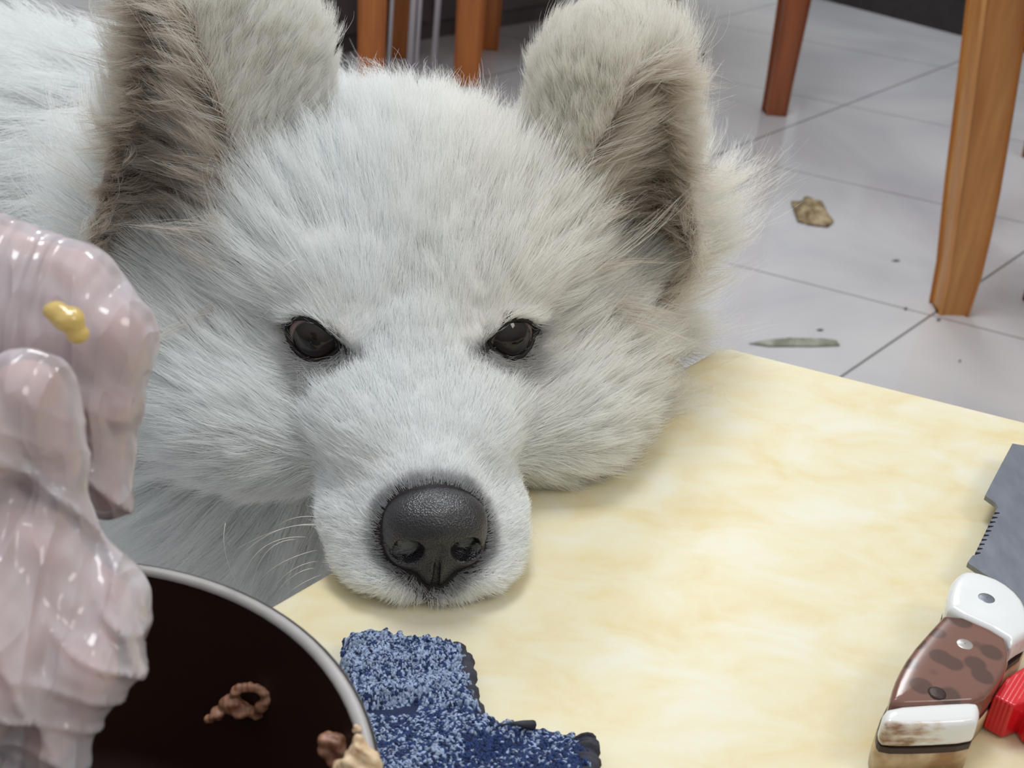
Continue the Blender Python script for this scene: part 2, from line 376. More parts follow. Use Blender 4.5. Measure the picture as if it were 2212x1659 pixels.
for i, (x, y, a, b, lb) in enumerate(((1935, 564, 9, 2, 'dark sliver on the tiles beside the oak chair leg'), (1771, 714, 8, 2, 'grey sliver just behind the dried stalk'), (1520, 122, 5, 6, 'small dark crumb beside the dog ear'), (2027, 692, 5, 3, 'grey crumb right at the foot of the oak leg'), (1956, 668, 4, 3, 'faint grey crumb left of the oak foot'), (2073, 781, 3, 2, 'tiny dark speck on the tile in front of the oak leg'))):
    crumb('floor_crumb', [(x-a, y), (x-a*.4, y-b), (x+a, y-b*.5), (x+a*.8, y+b*.4), (x, y+b)], .0005, .002, dks, lb, 'crumb', 10+i)
PARTS = True
# ================================================================ THE DOG (millimetres: x right, y towards the nose, z up, origin between the eyes)
ZT = (TH-E0[2])*1000; ZF = -E0[2]*1000
def tsd(p):                                                     # mm inside the table plan (>0 = over the table top)
    return table_sd(l2w(p))*1000
def unit(v): return v/(np.linalg.norm(v, axis=-1, keepdims=True)+1e-9)
EAR = {-1: (np.array([-93, -90, 6.]), np.array([-86, -98, 104.]), unit(np.array([-.15, .97, .08]))), 1: (np.array([100, -92, 6.]), np.array([92, -100, 80.]), unit(np.array([.22, .96, .08])))}
def eye_c(s): return np.array([s*36.5, -9.5, -1.5])
def ear_sd(p, s):
    b, t, op = EAR[s]
    o = cap(p, b, t, 45, 24 if s < 0 else 30)
    if s < 0: o = smin(o, cap(p, (-58, -108, 30), (-54, -110, 92), 28, 20), 22)
    return smax(o, -ear_in(p, s), 4)
def ear_in(p, s):
    b, t, op = EAR[s]; return cap(p, b+op*24+np.array([s*2 if s < 0 else -5, 0, -2]), t+op*(17 if s < 0 else 24)+np.array([s*12, 0, -6]), 39, 13 if s < 0 else 15)

def head_sd(p):
    d = ell(p, (0, -92, 6), (60, 80, 54))
    for s in (-1, 1):
        d = smin(d, ell(p, (s*30, -24, 1), (22, 20, 19)), 24)             # brow
        d = smin(d, ell(p, (s*50, -66, 12), (32, 42, 30)), 26)            # temple
        d = smin(d, ell(p, (s*64, -54, -46), (46, 44, 38)), 24)           # cheek
        d = smin(d, ell(p, (s*57, -18, -43), (42, 42, 28)), 26)
        d = smin(d, ell(p, (s*33, -30, 14), (24, 24, 12)), 18)            # brow over the eye
        d = smin(d, ell(p, (s*94, -114, -30), (40, 34, 54)), 30)          # ruff behind the ear
    mz = cap(p, (0, 0, -28), (1, 68, -41), 37, 23, (1.05, 1, .95))
    for s in (-1, 1): mz = smin(mz, ell(p, (2+s*15, 72, -55), (20, 22, 9)), 8); mz = smin(mz, ell(p, (1+s*20, 52, -49), (20, 26, 14)), 12)
    mz = smin(mz, cap(p, (0, 8, -50), (1, 68, -55.5), 22, 9), 12); mz = smin(mz, ell(p, (2, 80, -58.5), (19, 15, 6)), 4)
    d = smin(d, mz, 26)
    for s in (-1, 1):
        d = smin(d, -(-ell(p, (s*20, 22, -22), (16, 30, 14))), 14)
        d = smin(d, ear_sd(p, s), 8); d = smax(d, -np.maximum(ear_in(p, s), -8-p[..., 2]), 5)
        r = np.linalg.norm(p-eye_c(s), axis=-1); d = smin(d, r-15.6, 7)
        near = (r < 40); 
        if near.any():
            q = p[near]; d = d.copy(); d[near] = np.maximum(d[near], -np.maximum((eye_open(q, s, 7)-1)*7, 12-r[near]))     # eye opening
    return d
def body_sd(p):
    b = cap(p, (0, -120, -30), (-60, -250, -110), 68, 105)
    b = smin(b, ell(p, (-55, -150, -140), (78, 80, 120)), 40)
    b = smin(b, cap(p, (-90, -290, -110), (-520, -470, -100), 128, 122), 50)
    for q in ((-15, -225), (-125, -245)):
        b = smin(b, cap(p, (q[0], q[1], -220), (q[0], q[1]+5, ZF+42), 40, 24), 25)
        b = smin(b, ell(p, (q[0], q[1]+20, ZF+18), (28, 38, 20)), 14)
    for q in ((-500, -410), (-560, -520)):
        b = smin(b, cap(p, (q[0]+30, q[1], -150), (q[0]+20, q[1]+5, -300), 80, 42), 30)
        b = smin(b, cap(p, (q[0]+20, q[1]+5, -300), (q[0]-35, q[1]+5, ZF+110), 38, 22), 18)
        b = smin(b, cap(p, (q[0]-35, q[1]+5, ZF+110), (q[0]-25, q[1]+10, ZF+30), 22, 20), 12)
        b = smin(b, ell(p, (q[0]-5, q[1]+20, ZF+18), (36, 30, 19)), 12)
    b = smin(b, cap(p, (-600, -500, -60), (-640, -560, 40), 30, 22), 25)
    b = smin(b, cap(p, (-640, -560, 40), (-560, -560, 110), 22, 12), 15)
    return b
def dog_sd(p):
    d = smin(head_sd(p), body_sd(p), 30)
    w = l2w(p); t = table_sd(w)*1000; zz = p[..., 2]-ZT
    slab = np.maximum(np.maximum(-t, zz), -24-zz)                # the table top itself
    d = np.maximum(d, -(slab-2.0))
    return np.maximum(d, -(zz*1.0+0+0*t)+0*t) if False else d
skin = mat('dog_skin', (205, 190, 182), .6, Specular_IOR_Level=.2)
at_ = N(skin, 'ShaderNodeAttribute', attribute_name='col'); L(skin, at_.outputs['Color'], bsdf(skin).inputs['Base Color'])
def eye_uv(p, s):                                               # direction on the eyeball, in the eye's own axes (degrees)
    e = eye_c(s); n = np.array([s*.50, .84, .10]); n /= np.linalg.norm(n)
    u = np.cross(n, [0, 0, 1]); u /= np.linalg.norm(u); u = u*np.sign(u[0])*s      # u points outward (away from the nose)
    w = np.cross(u, n); w *= np.sign(w[2]); q = p-e; r = np.linalg.norm(q, axis=-1)+1e-9
    return np.degrees(np.arctan2(q@u, q@n)), np.degrees(np.arctan2(q@w, q@n)), r, n, u, w
TILT = {-1: math.radians(6), 1: math.radians(-5)}
def eye_open(p, s, grow=0.):
    a, b, r = eye_uv(p, s)[:3]; c, k = math.cos(TILT[s]), math.sin(TILT[s]); a, b = a*c+b*k, b*c-a*k
    hw = 52+grow; pk = np.where(b > 0, 0. if s < 0 else -12., -6. if s < 0 else 4.); aa = np.where(a > pk, (a-pk)/(hw-pk), (pk-a)/(hw+pk))
    hh = np.where(b > 0, 33+grow, 30+grow); e = aa**2.2+(np.abs(b)/hh)**1.8
    return np.where(r < 34, e, 99)
def skin_col(p):
    c = np.tile(np.array(lin(226, 222, 220)), (len(p), 1)).astype(float)
    for s in (-1, 1):
        k = 1-ss(1.0, 1.35, eye_open(p, s, 6)); c = c*(1-k[:, None])+np.array(lin(34, 28, 28))*k[:, None]
        k = 1-ss(2, 6, np.abs(ear_in(p, s))); c = c*(1-k[:, None])+np.array(lin(122, 100, 88))*k[:, None]
    k = 1-ss(4, 9, np.abs(nose_sd(p))); c = c*(1-k[:, None])+np.array(lin(40, 34, 36))*k[:, None]
    return c
# nose leather
def nose_sd(p):
    p = p-np.array([2., 4.5, -3.5])
    d = ell(p, (0, 79, -26.5), (18.2, 13, 10.5))
    for s in (-1, 1):
        d = smin(d, ell(p, (s*9.8, 79, -34.5), (9.4, 12.5, 11.5)), 5)
    d = smin(d, ell(p, (0, 77, -43.5), (9, 14, 13)), 6)
    for s in (-1, 1):
        d = smax(d, -ell(p, (s*10.4, 90.5, -33.5), (5.6, 9, 5.5)), 1.4)
        d = smax(d, -cap(p, (s*13, 89.5, -36.5), (s*20.5, 80, -35.5), 2.5, 1.4), 1.0)
    d = smax(d, -cap(p, (.4, 91.5, -31), (-.5, 88, -58), .9, 1.9), .8)
    return d
V, Fq = surfnet(dog_sd, (-690, -690, ZF-1), (190, 115, 150), 4.2, flip=True)
V[:, 2] = np.maximum(V[:, 2], ZF+.5)
dog = mesh('dog', l2w(V), Fq, skin, origin=l2w(np.array([-200, -300, ZF])))
tag(dog, 'white fluffy dog with prick ears resting its muzzle on the corner of the yellow table', 'dog')
vcol(dog, skin_col(V))
nm = mat('black_nose_leather', (25, 24, 30), .32, Specular_IOR_Level=.8)
vo = N(nm, 'ShaderNodeTexVoronoi'); vo.inputs['Scale'].default_value = 1500; L(nm, coords(nm), vo.inputs['Vector']); bump(nm, vo.outputs['Distance'], .5, .0005)
v, f = surfnet(nose_sd, (-22, 60, -66), (26, 102, -10), .6, flip=True, relax=3); mesh('nose', l2w(v), f, nm, dog)
# eyes
em = mat('eye_dark_brown', (30, 20, 18), .05, Specular_IOR_Level=.42)
lidm = mat('black_eye_rim', (20, 16, 17), .5, Specular_IOR_Level=.3)
for s in (-1, 1):
    e = eye_c(s); a, b, r, n, u, w = eye_uv(e[None]+1, s); R_ = 14.; V2 = []; F2 = []; nu, nv = 48, 32
    g = n*1.0+np.array([-s*.14, .05, -.10]); g /= np.linalg.norm(g); gu = np.cross(g, [0, 0, 1]); gu /= np.linalg.norm(gu); gw = np.cross(gu, g)
    col = []
    for i in range(nv+1):
        th = math.pi*i/nv; bul = .9*max(0, 1-(th/.62)**2)
        for j in range(nu):
            ph = 2*math.pi*j/nu; V2.append(e+(R_+bul)*(math.cos(th)*g+math.sin(th)*(math.cos(ph)*gu+math.sin(ph)*gw)))
            c = (8, 7, 9) if th < .24 else ((34+6*math.sin(ph*23), 25, 22) if th < .60 else ((20, 15, 15) if th < .70 else (128, 112, 106)))
            col.append(lin(*c))
    F2 = [(i*nu+j, i*nu+(j+1) % nu, (i+1)*nu+(j+1) % nu, (i+1)*nu+j) for i in range(nv) for j in range(nu)]
    o = mesh('eyeball', l2w(np.array(V2)), F2, em, dog); vcol(o, np.array(col))
    # eyelid: skin hugging the ball round the almond opening, with a moist black rim
    def lid_sd(p, s=s, e=e, n=n, u=u):
        q = p-e; r = np.linalg.norm(q, axis=-1); o = eye_open(p, s)
        d = np.maximum(r-15.2-.6*np.exp(-((o-1.25)/.35)**2), 13.4-r); d = np.maximum(d, 3-q@n)
        d = smax(d, -(o-1)*6, 1.0)
        return smin(d, np.linalg.norm(p-(e-u*14.2*1.0-unit(u)*2.2+n*6.5+w*-1.5), axis=-1)-1.6, 1.5)      # tear duct in the inner corner
    lv, lf = surfnet(lid_sd, e-22, e+22, .75, flip=True, relax=3); o = mesh('eyelid', l2w(lv), lf, lidm, dog)
    kk = (1-ss(1.25, 1.9, eye_open(lv, s)))[:, None]; vcol(o, np.array(lin(26, 21, 22))*kk+np.array(lin(120, 108, 104))*(1-kk))
an = N(lidm, 'ShaderNodeAttribute', attribute_name='col'); L(lidm, an.outputs['Color'], bsdf(lidm).inputs['Base Color'])
an = N(em, 'ShaderNodeAttribute', attribute_name='col'); L(em, an.outputs['Color'], bsdf(em).inputs['Base Color'])

# ---------------------------------------------------------------- fur
def fur_material(name):
    m = bpy.data.materials.new(name); m.use_nodes = True; nt = m.node_tree; nt.nodes.clear()
    out = N(m, 'ShaderNodeOutputMaterial'); a = N(m, 'ShaderNodeAttribute', attribute_name='col')
    d = N(m, 'ShaderNodeBsdfDiffuse'); t = N(m, 'ShaderNodeBsdfTranslucent'); g = N(m, 'ShaderNodeBsdfHair', component='Reflection')
    g.inputs['RoughnessU'].default_value = .35; g.inputs['RoughnessV'].default_value = .6; g.inputs['Color'].default_value = (.9, .9, .9, 1)
    m1 = N(m, 'ShaderNodeMixShader'); m1.inputs[0].default_value = .42; m2 = N(m, 'ShaderNodeMixShader'); m2.inputs[0].default_value = .12
    L(m, a.outputs['Color'], d.inputs[0]); L(m, a.outputs['Color'], t.inputs[0]); L(m, d.outputs[0], m1.inputs[1]); L(m, t.outputs[0], m1.inputs[2])
    L(m, m1.outputs[0], m2.inputs[1]); L(m, g.outputs[0], m2.inputs[2]); L(m, m2.outputs[0], out.inputs[0]); return m
furm = fur_material('white_fur')
def strands(name, P_, rad, col, mat_, parent):
    """P_ (n,k,3) world points, rad (k,) or (n,k), col (n,3)"""
    n, k, _ = P_.shape; hc = bpy.data.hair_curves.new(name); hc.add_curves([k]*n)
    base = np.zeros(3); q = parent
    while q is not None: base = base+np.array(q.location); q = q.parent
    hc.attributes['position'].data.foreach_set('vector', (P_-base).astype(np.float32).ravel())
    ra = hc.attributes.get('radius') or hc.attributes.new('radius', 'FLOAT', 'POINT')
    ra.data.foreach_set('value', np.broadcast_to(rad, (n, k)).astype(np.float32).ravel())
    ca = hc.attributes.new('col', 'FLOAT_COLOR', 'CURVE'); c = np.ones((n, 4), np.float32); c[:, :3] = col; ca.data.foreach_set('color', c.ravel())
    o = bpy.data.objects.new(name, hc); C.objects.link(o); hc.materials.append(mat_); o.parent = parent; return o
def tri_sample(V, Fq, wv, n):
    T = np.concatenate([Fq[:, [0, 1, 2]], Fq[:, [0, 2, 3]]]); a, b, c = V[T[:, 0]], V[T[:, 1]], V[T[:, 2]]
    w = np.linalg.norm(np.cross(b-a, c-a), axis=1)*wv[T].mean(1); i = rng.choice(len(T), n, p=w/w.sum())
    r1 = np.sqrt(rng.random(n))[:, None]; r2 = rng.random(n)[:, None]; return a[i]*(1-r1)+b[i]*r1*(1-r2)+c[i]*r1*r2
NOSE = np.array([0, 108., -36])
def field(p, n):
    """growth direction before projection, length, lift, clump for roots p with normals n"""
    x, y, z = p[:, 0], p[:, 1], p[:, 2]; ax = np.abs(x); sx = np.sign(x)
    d = unit(p-NOSE)
    # face: hair fans out from the nose, over the bridge and to the cheeks, drooping low down
    low = ss(-10, -70, z)
    d = d+np.stack([sx*.25*ss(0, 50, ax), -.15+0*x, -.35*low*ss(40, 0, y)], -1)
    d += np.stack([sx*0, 0*x, .25*ss(-30, -60, y)*ss(20, 50, z)], -1)
    Ln = 5+3.5*ss(70, 30, y)+5*ss(25, -20, y)+9*ss(-20, -70, y)+6*ss(22, 40, ax)*ss(60, 20, y)+32*ss(50, 95, ax)*ss(25, -45, y)+14*ss(-30, -80, z)*ss(20, -40, y)
    lift = .28+.12*ss(0, -60, y)+.22*ss(40, -20, y)*ss(15, 45, z)
    cl = .25+.45*ss(30, 80, ax)
    for s in (-1, 1):                                           # short hair sweeping up and out over each eye
        e = eye_c(s); q = p-e-np.array([0, 8, 0]); r = np.linalg.norm(q, axis=1); k = (1-ss(14, 34, r))[:, None]
        d = d*(1-k*.75)+unit(q+np.array([s*10, -4, 4]))*k*.9; Ln = Ln*(1-.62*k[:, 0]); lift = lift*(1-.35*k[:, 0])
        b, t, op = EAR[s]; ed = ear_sd(p, s); ki = 1-ss(1.5, 5, np.abs(ear_in(p, s))); k = np.maximum((1-ss(3, 9, ed))*ss(28, 46, z), ki); h = np.clip(((p-b)@unit(t-b))/np.linalg.norm(t-b), 0, 1.2)
        axis = b+(t-b)*np.clip(h, 0, 1)[:, None]; ou = unit(p-axis); inner = ki > .4
        de = np.array([0, 0, .8])+ou*.3+np.stack([s*.60*ss(-5, 25, s*(x-axis[:, 0]))-s*.10, -.3+0*x, 0*x], -1); med = ss(0, 30, -s*(x-axis[:, 0]))
        din = unit(np.array([s*.85, .32, .32]))+0*p; k2 = (k*inner)[:, None]; k1 = (k*(~inner))[:, None]
        d = d*(1-k1-k2)+de*k1+din*k2
        Ln = Ln*(1-k)+k*np.where(inner, 21+14*ss(6, -22, s*(x-axis[:, 0])), 11+13*ss(0, 30, s*(x-axis[:, 0])))
        q = np.linalg.norm((p-b-np.array([0, 44, 10]))*np.array([.8, 1, 1]), axis=1); Ln = Ln*(1-.55*(1-ss(10, 38, q))*(1-k))
        lift = lift*(1-k)+k*np.where(inner, .45, .45); cl = cl*(1-k)+k*np.where(inner, .88, .68)
    # neck, chest and body
    bk = ss(-105, -150, y)*ss(70, 40, z) + ss(-90, -130, z)*(y < -40); bk = np.clip(bk, 0, 1)
    db = np.stack([-.55+.9*(x > -30)*ss(0, 80, x), -.35+0*x, -.55+0*x], -1)
    d = d*(1-bk[:, None])+db*bk[:, None]; Ln = Ln*(1-bk)+bk*42; lift = lift*(1-bk)+bk*.35; cl = cl*(1-bk)+bk*.75
    return d, Ln, lift, cl
def fur_color(p, n):
    c = np.tile(np.array([.925, .945, .945]), (len(p), 1)); x, y, z = p.T
    warm = np.array([.93, .90, .83]); dark = np.array(lin(52, 46, 48)); ax = np.abs(x)
    k = .55*ss(-20, 60, x+.2*z)*ss(60, 0, y)+.35*ss(0, 20, y)*ss(-45, -65, z); c = c*(1-k[:, None])+warm*k[:, None]
    for s in (-1, 1):
        ki = 1-ss(1.5, 5, np.abs(ear_in(p, s))); ke = np.maximum((1-ss(3, 9, ear_sd(p, s)))*ss(25, 46, z), ki); inner = ki > .4
        kk = (ke*np.where(inner, .9, .45))[:, None]; c = c*(1-kk)+np.where(inner[:, None], np.where(wob(p, 5, 9)[:, None]+.25*rng.normal(size=(len(p), 1)) > -.15, np.array([[.84, .78, .70]]), np.array([[.54, .46, .38]])), np.array([.88, .85, .77]))*kk
        q = p-eye_c(s)-np.array([-s*16, 17, -11]); k = .75*(1-ss(3, 10, np.linalg.norm(q*np.array([1, .6, 1]), axis=1)))[:, None]; c = c*(1-k)+dark*k
        eo = eye_open(p, s, 6); k = .42*(1-ss(1.05, 1.45, eo))[:, None]*(z[:, None] < 4); c = c*(1-k)+dark*k
    k = (.75*(1-ss(1, 4.5, np.abs(nose_sd(p)))))[:, None]; c = c*(1-k)+np.array(lin(90, 90, 98))*k
    return c*(1+rng.normal(0, .05, (len(p), 1))).clip(.8, 1.04)
def grow(name, sdf, V, Fq, wv, G, Cn, spread, K, r0, parent=dog, curl=1., lscale=1., wmask=None):
    g = tri_sample(V, Fq, wv, G)
    for _ in range(2): g = g-grad(sdf, g, 1.)*sdf(g)[:, None]
    gn = grad(sdf, g, 1.5); gd, gl, gli, gc = field(g, gn)
    gd = gd+.16*np.stack([wob(g, 14, 1), wob(g, 14, 2), wob(g, 14, 3)], -1)+rng.normal(0, .10, g.shape)
    gt = unit(gd-gn*(gd*gn).sum(1, keepdims=True)); gl = gl*np.exp(rng.normal(0, .16, G))*lscale
    gl2 = gli*(1+.35*rng.normal(size=G)).clip(.2, 2)
    c = np.repeat(np.arange(G), Cn); n = len(c)
    sp = np.broadcast_to(spread, (G,))[c][:, None] if not np.isscalar(spread) else spread
    p = g[c]+rng.normal(0, 1, (n, 3))*sp; 
    for _ in range(2): p = p-grad(sdf, p, 1.)*sdf(p)[:, None]
    nn = grad(sdf, p, 1.5); keep = np.ones(n, bool)
    for s in (-1, 1): keep &= ~((eye_open(p, s, 2) < 1.05) & (p[:, 1] > -20))
    keep &= nose_sd(p) > .6
    keep &= ~((tsd(p) > -2) & (p[:, 2] < ZT+1) & (p[:, 2] > ZT-26))
    keep &= np.linalg.norm(p-g[c], axis=1) < 4.5*np.max(spread)+1
    if wmask is not None: keep &= wmask(p)
    p, nn, c = p[keep], nn[keep], c[keep]; n = len(p)
    t0 = unit(gt[c]-nn*(gt[c]*nn).sum(1, keepdims=True)+rng.normal(0, .07, (n, 3)))
    li = gl2[c]+rng.normal(0, .05, n); d0 = unit(t0*np.cos(li*1.5)[:, None]+nn*np.sin(li*1.5)[:, None])
    d1 = unit(t0*np.cos(li*.35)[:, None]+nn*np.sin(li*.35)[:, None]+np.array([0, 0, -.10])*ss(8, 40, gl[c])[:, None])
    # the guide's own strand
    G0 = unit(gt*np.cos(gl2*1.5)[:, None]+gn*np.sin(gl2*1.5)[:, None]); G1 = unit(gt*np.cos(gl2*.35)[:, None]+gn*np.sin(gl2*.35)[:, None]+np.array([0, 0, -.10])*ss(8, 40, gl)[:, None])
    ln = gl[c]*np.exp(rng.normal(0, .14, n)); tt = np.linspace(0, 1, K); out = np.empty((n, K, 3))
    ph = rng.uniform(0, 6.28, G); cd_ = unit(np.cross(gt, gn))
    for i, t in enumerate(tt):
        a = p+ln[:, None]*(d0*(t-t*t/2)+d1*t*t/2); b = g[c]+ln[:, None]*(G0[c]*(t-t*t/2)+G1[c]*t*t/2)
        w = (gc[c]*t**1.3)[:, None]; q = a*(1-w)+b*w
        q = q+(curl*.05*ln*t*np.sin(t*5+ph[c]))[:, None]*cd_[c]+rng.normal(0, .012, (n, 1))*ln[:, None]*t
        out[:, i] = q
    W_ = l2w(out); td = table_sd(W_)*1000; z = out[..., 2]-ZT; m_ = (td > -3) & (z < .6) & (z > -26)
    over = (td > 0) & (z < .6) & (z > -26); out[..., 2] = np.where(over, ZT+.5+.6*rng.random((n, 1)), out[..., 2]); W_ = l2w(out)
    prof = r0*(1-.78*tt**1.6); col = fur_color(p, nn)
    return strands(name, W_, prof/1000, col, furm, parent)
sv = V; y_, z_, x_ = V[:, 1], V[:, 2], V[:, 0]
nv_ = grad(dog_sd, V, 2.)
cv = w2l(CAM[None])[0]; vis = ((cv-V)*nv_).sum(1)/np.linalg.norm(cv-V, axis=1)           # how much each spot faces the front
facing = np.clip((vis+.35)*2.2, .12, 1)
hw = (y_ > -175)*(z_ > -150)*(x_ > -170)*facing*(1+1.4*ss(-20, 30, y_))*(nose_sd(V) > -2)
inn = np.maximum(1-ss(1.5, 5, np.abs(ear_in(V, -1))), 1-ss(1.5, 5, np.abs(ear_in(V, 1))))
hw = hw*(1+.9*(z_ > 40)*(np.abs(x_) > 45))*(1-.5*inn); FS = 1.
grow('head_fur', dog_sd, V, Fq, hw, int(16500*FS), 22, 1.9, 7, .075, curl=.7)
bw = ((y_ <= -140) | (z_ <= -110) | (x_ < -140))*facing*(z_ > ZF+20)
grow('body_fur', dog_sd, V, Fq, bw, int(6500*FS), 22, 5.5, 7, .15, curl=1.6)
# whiskers
whk = mat('whisker_white', (226, 222, 212), .4)
def whisker(a, b, c, ya, r=.13):
    """whisker rooted at the muzzle; a, b, c are picture points; ya the depth plane of the root (dog mm)"""
    def pt(px, py, y):
        rr = ray(px, py); t = (y/1000-(CAM-E0)@LF)/(rr@LF); return CAM+rr*t
    A, B, Cc = pt(*a, ya), pt(*b, ya+6), pt(*c, ya+2); t = np.linspace(0, 1, 14)[:, None]
    B = 2*B-(A+Cc)/2; p = A*(1-t)**2+2*B*t*(1-t)+Cc*t*t
    v, f = tube(p, r/1000*(1-.75*np.linspace(0, 1, 14)), 5); mesh('whisker', v, f, whk, dog)
for a, b, c, y in (((690, 1118), (640, 1118), (596, 1138), 62), ((700, 1134), (610, 1142), (505, 1190), 62), ((690, 1136), (590, 1150), (500, 1222), 60), ((660, 1160), (560, 1190), (515, 1290), 58), ((640, 1165), (570, 1200), (540, 1300), 56),
                   ((685, 1188), (610, 1215), (560, 1255), 64), ((690, 1212), (630, 1232), (585, 1280), 66), ((682, 1228), (640, 1240), (596, 1280), 68), ((700, 1240), (650, 1262), (606, 1296), 70), ((487, 1130), (488, 1200), (520, 1275), 40),
                   ((1112, 1135), (1140, 1140), (1158, 1155), 55), ((1118, 1150), (1136, 1158), (1147, 1172), 58), ((1108, 1172), (1130, 1168), (1143, 1176), 60), ((998, 1280), (1006, 1300), (1010, 1322), 84), ((1052, 1275), (1062, 1283), (1070, 1290), 80)):
    whisker(a, b, c, y)
whisker((640, 560), (600, 590), (572, 650), -6); whisker((610, 640), (570, 680), (545, 700), -16)

# ================================================================ POT
PC = np.array([-.1108, .2117]); PR = .0882; PH = .07
potin = noisy('dark_brown_nonstick', [(.35, (40, 22, 17)), (.65, (48, 28, 22))], 14, .5, Specular_IOR_Level=.3)
potrim = noisy('brushed_grey_rim', [(.35, (150, 146, 146)), (.65, (172, 168, 168))], 50, .35)
def rad(z): return .068+(PR-.068)*(z/PH)**.8
def lathe(prof, n=96):
    V = [(PC[0]+r*math.cos(2*math.pi*j/n), PC[1]+r*math.sin(2*math.pi*j/n), z) for r, z in prof for j in range(n)]
    return np.array(V), [(i*n+j, i*n+(j+1) % n, (i+1)*n+(j+1) % n, (i+1)*n+j) for i in range(len(prof)-1) for j in range(n)]
pot = empty('cooking_pot', (PC[0], PC[1], TH)); tag(pot, 'round pot with dark brown inside and pale grey rim at the lower left', 'pot')
zz = np.linspace(.004, PH, 14)
v, f = lathe([(1e-4, TH+.0)]+[(.060, TH)]+[(rad(z)+.0005, TH+z) for z in zz]); mesh('outer_wall', v, f, potrim, pot)
v, f = lathe([(1e-4, TH+.004), (.055, TH+.004), (.062, TH+.006)]+[(rad(z)-.0035, TH+z) for z in zz[1:]]); mesh('inner_wall', v, f, potin, pot)
v, f = lathe([(PR-.0040+.0019*(1-math.cos(a))/1, TH+PH-.0005+.0016*math.sin(a)) for a in np.linspace(0, math.pi, 10)]); mesh('rim', v, f, potrim, pot)
def wallhit(px, py):
    for t in np.linspace(.25, .6, 3000):
        q = CAM+ray(px, py)*t; z = q[2]-TH
        if z < PH and (z < .006 or np.hypot(*(q[:2]-PC)) > rad(z)-.0045): return q, t
meat = noisy('cooked_pink_meat', [(.35, (120, 76, 58)), (.65, (168, 124, 98))], 220, .45, b=.3, bd=.0006)
meat2 = noisy('pale_cooked_meat', [(.35, (196, 166, 130)), (.65, (222, 200, 168))], 200, .4, b=.3, bd=.0006, Subsurface_Weight=.2, Subsurface_Radius=(.004, .002, .001))
def lump(name, parts, m, label, cat, seed, k=1.4, group=None, w=.5):
    """soft irregular lump from (px, py, depth, radius px) balls"""
    B = [(at(px, py, d)*1000, r*d*1000/2800) for px, py, d, r in parts]; c = np.mean([b[0] for b in B], 0)
    def sd(p):
        d = None
        for q, r in B:
            e = ell(p, q, (r, r, r*.8)); d = e if d is None else smin(d, e, k)
        return d+w*wob(p, 1.6, seed)+w*.4*wob(p, .7, seed+1)
    lo = np.min([q-r for q, r in B], 0)-2; hi = np.max([q+r for q, r in B], 0)+2
    v, f = surfnet(sd, lo, hi, max(.35, (hi-lo).max()/70)); return tag(mesh(name, v/1000, f, m), label, cat, group)
q, t = wallhit(525, 1520); t0 = t-.003
lump('meat_scrap', [(540+38*math.cos(a), 1508+26*math.sin(a), t0-.002, 11) for a in np.linspace(-2.6, .9, 8)]+[(500, 1520, t0, 24), (470, 1540, t0, 18), (520, 1535, t0, 24), (550, 1540, t0, 16), (450, 1552, t0, 12)], meat, 'curled reddish meat scrap on the dark pot inside', 'food scrap', 3)
q, t = wallhit(722, 1618); t0 = t-.004
lump('meat_scrap', [(705, 1600, t0, 18), (730, 1605, t0, 20), (700, 1625, t0, 14), (745, 1622, t0, 16), (722, 1645, t0, 18)], meat, 'small pink meat scrap low in the pot near the pale piece', 'food scrap', 5)
def rimd(px, py): return ((CAM[2]-(TH+PH+.002))/-(ray(px, py)[2]))
d0 = rimd(770, 1640)
lump('meat_piece', [(778, 1596, d0, 12), (775, 1615, d0, 20), (790, 1640, d0, 28), (760, 1640, d0-.001, 22), (745, 1662, d0, 26), (790, 1672, d0, 36), (808, 1650, d0+.001, 16), (800, 1705, d0, 34), (755, 1700, d0, 30)], meat2, 'pale beige piece of meat hanging over the pot rim', 'meat', 8, w=.7)
d1 = rimd(768, 1572); lump('meat_scrap', [(768, 1568, d1, 6), (774, 1576, d1, 7), (765, 1580, d1, 4)], meat2, 'tiny pale crumb of meat on the pot rim above the beige piece', 'food scrap', 11, w=.25)

# ================================================================ BLUE CLOTH
navy = noisy('navy_cloth_base', [(.35, (22, 32, 62)), (.65, (36, 52, 92))], 60, .9)
hem = noisy('dark_grey_hem', [(.35, (44, 44, 54)), (.65, (62, 62, 72))], 200, .9, b=.5, bd=.0008)
cl_px = [(742, 1470), (735, 1425), (752, 1388), (785, 1384), (850, 1396), (905, 1397), (962, 1394), (1000, 1420), (1012, 1480), (1022, 1530), (1040, 1566), (1090, 1572), (1130, 1570), (1190, 1580), (1245, 1596), (1272, 1622), (1268, 1700), (1240, 1780), (1000, 1830), (860, 1760), (790, 1640), (765, 1560)]
cw = np.array([onz(x, y, TH+.005)[:2] for x, y in cl_px]); cwd = dense(chaikin(cw, 1), .002)
cloth = empty('cleaning_cloth', (*cw.mean(0), TH)); tag(cloth, 'folded dark blue and light blue chenille cloth beside the pot', 'cloth')
v, f = prism(cwd, TH+.0005, TH+.0065, bev=.0025); mesh('fabric', v, f, navy, cloth)
def inside(q, poly):
    x, y = q[:, 0], q[:, 1]; r = np.zeros(len(q), bool); n = len(poly)
    for i in range(n):
        x1, y1 = poly[i]; x2, y2 = poly[(i+1) % n]; c = ((y1 > y) != (y2 > y)) & (x < (x2-x1)*(y-y1)/(y2-y1+1e-12)+x1); r ^= c
    return r
q = rng.uniform(cw.min(0), cw.max(0), (60000, 2)); q = q[inside(q, cwd)]
edge = np.min(np.linalg.norm(q[:, None]-cwd[None, ::2], axis=2), 1)
pp = proj_px = None
def topx(p):
    r = p-CAM; d = -(r@ZB); return W/2+F*(r@XC)/d, H/2-F*(r@YC)/d
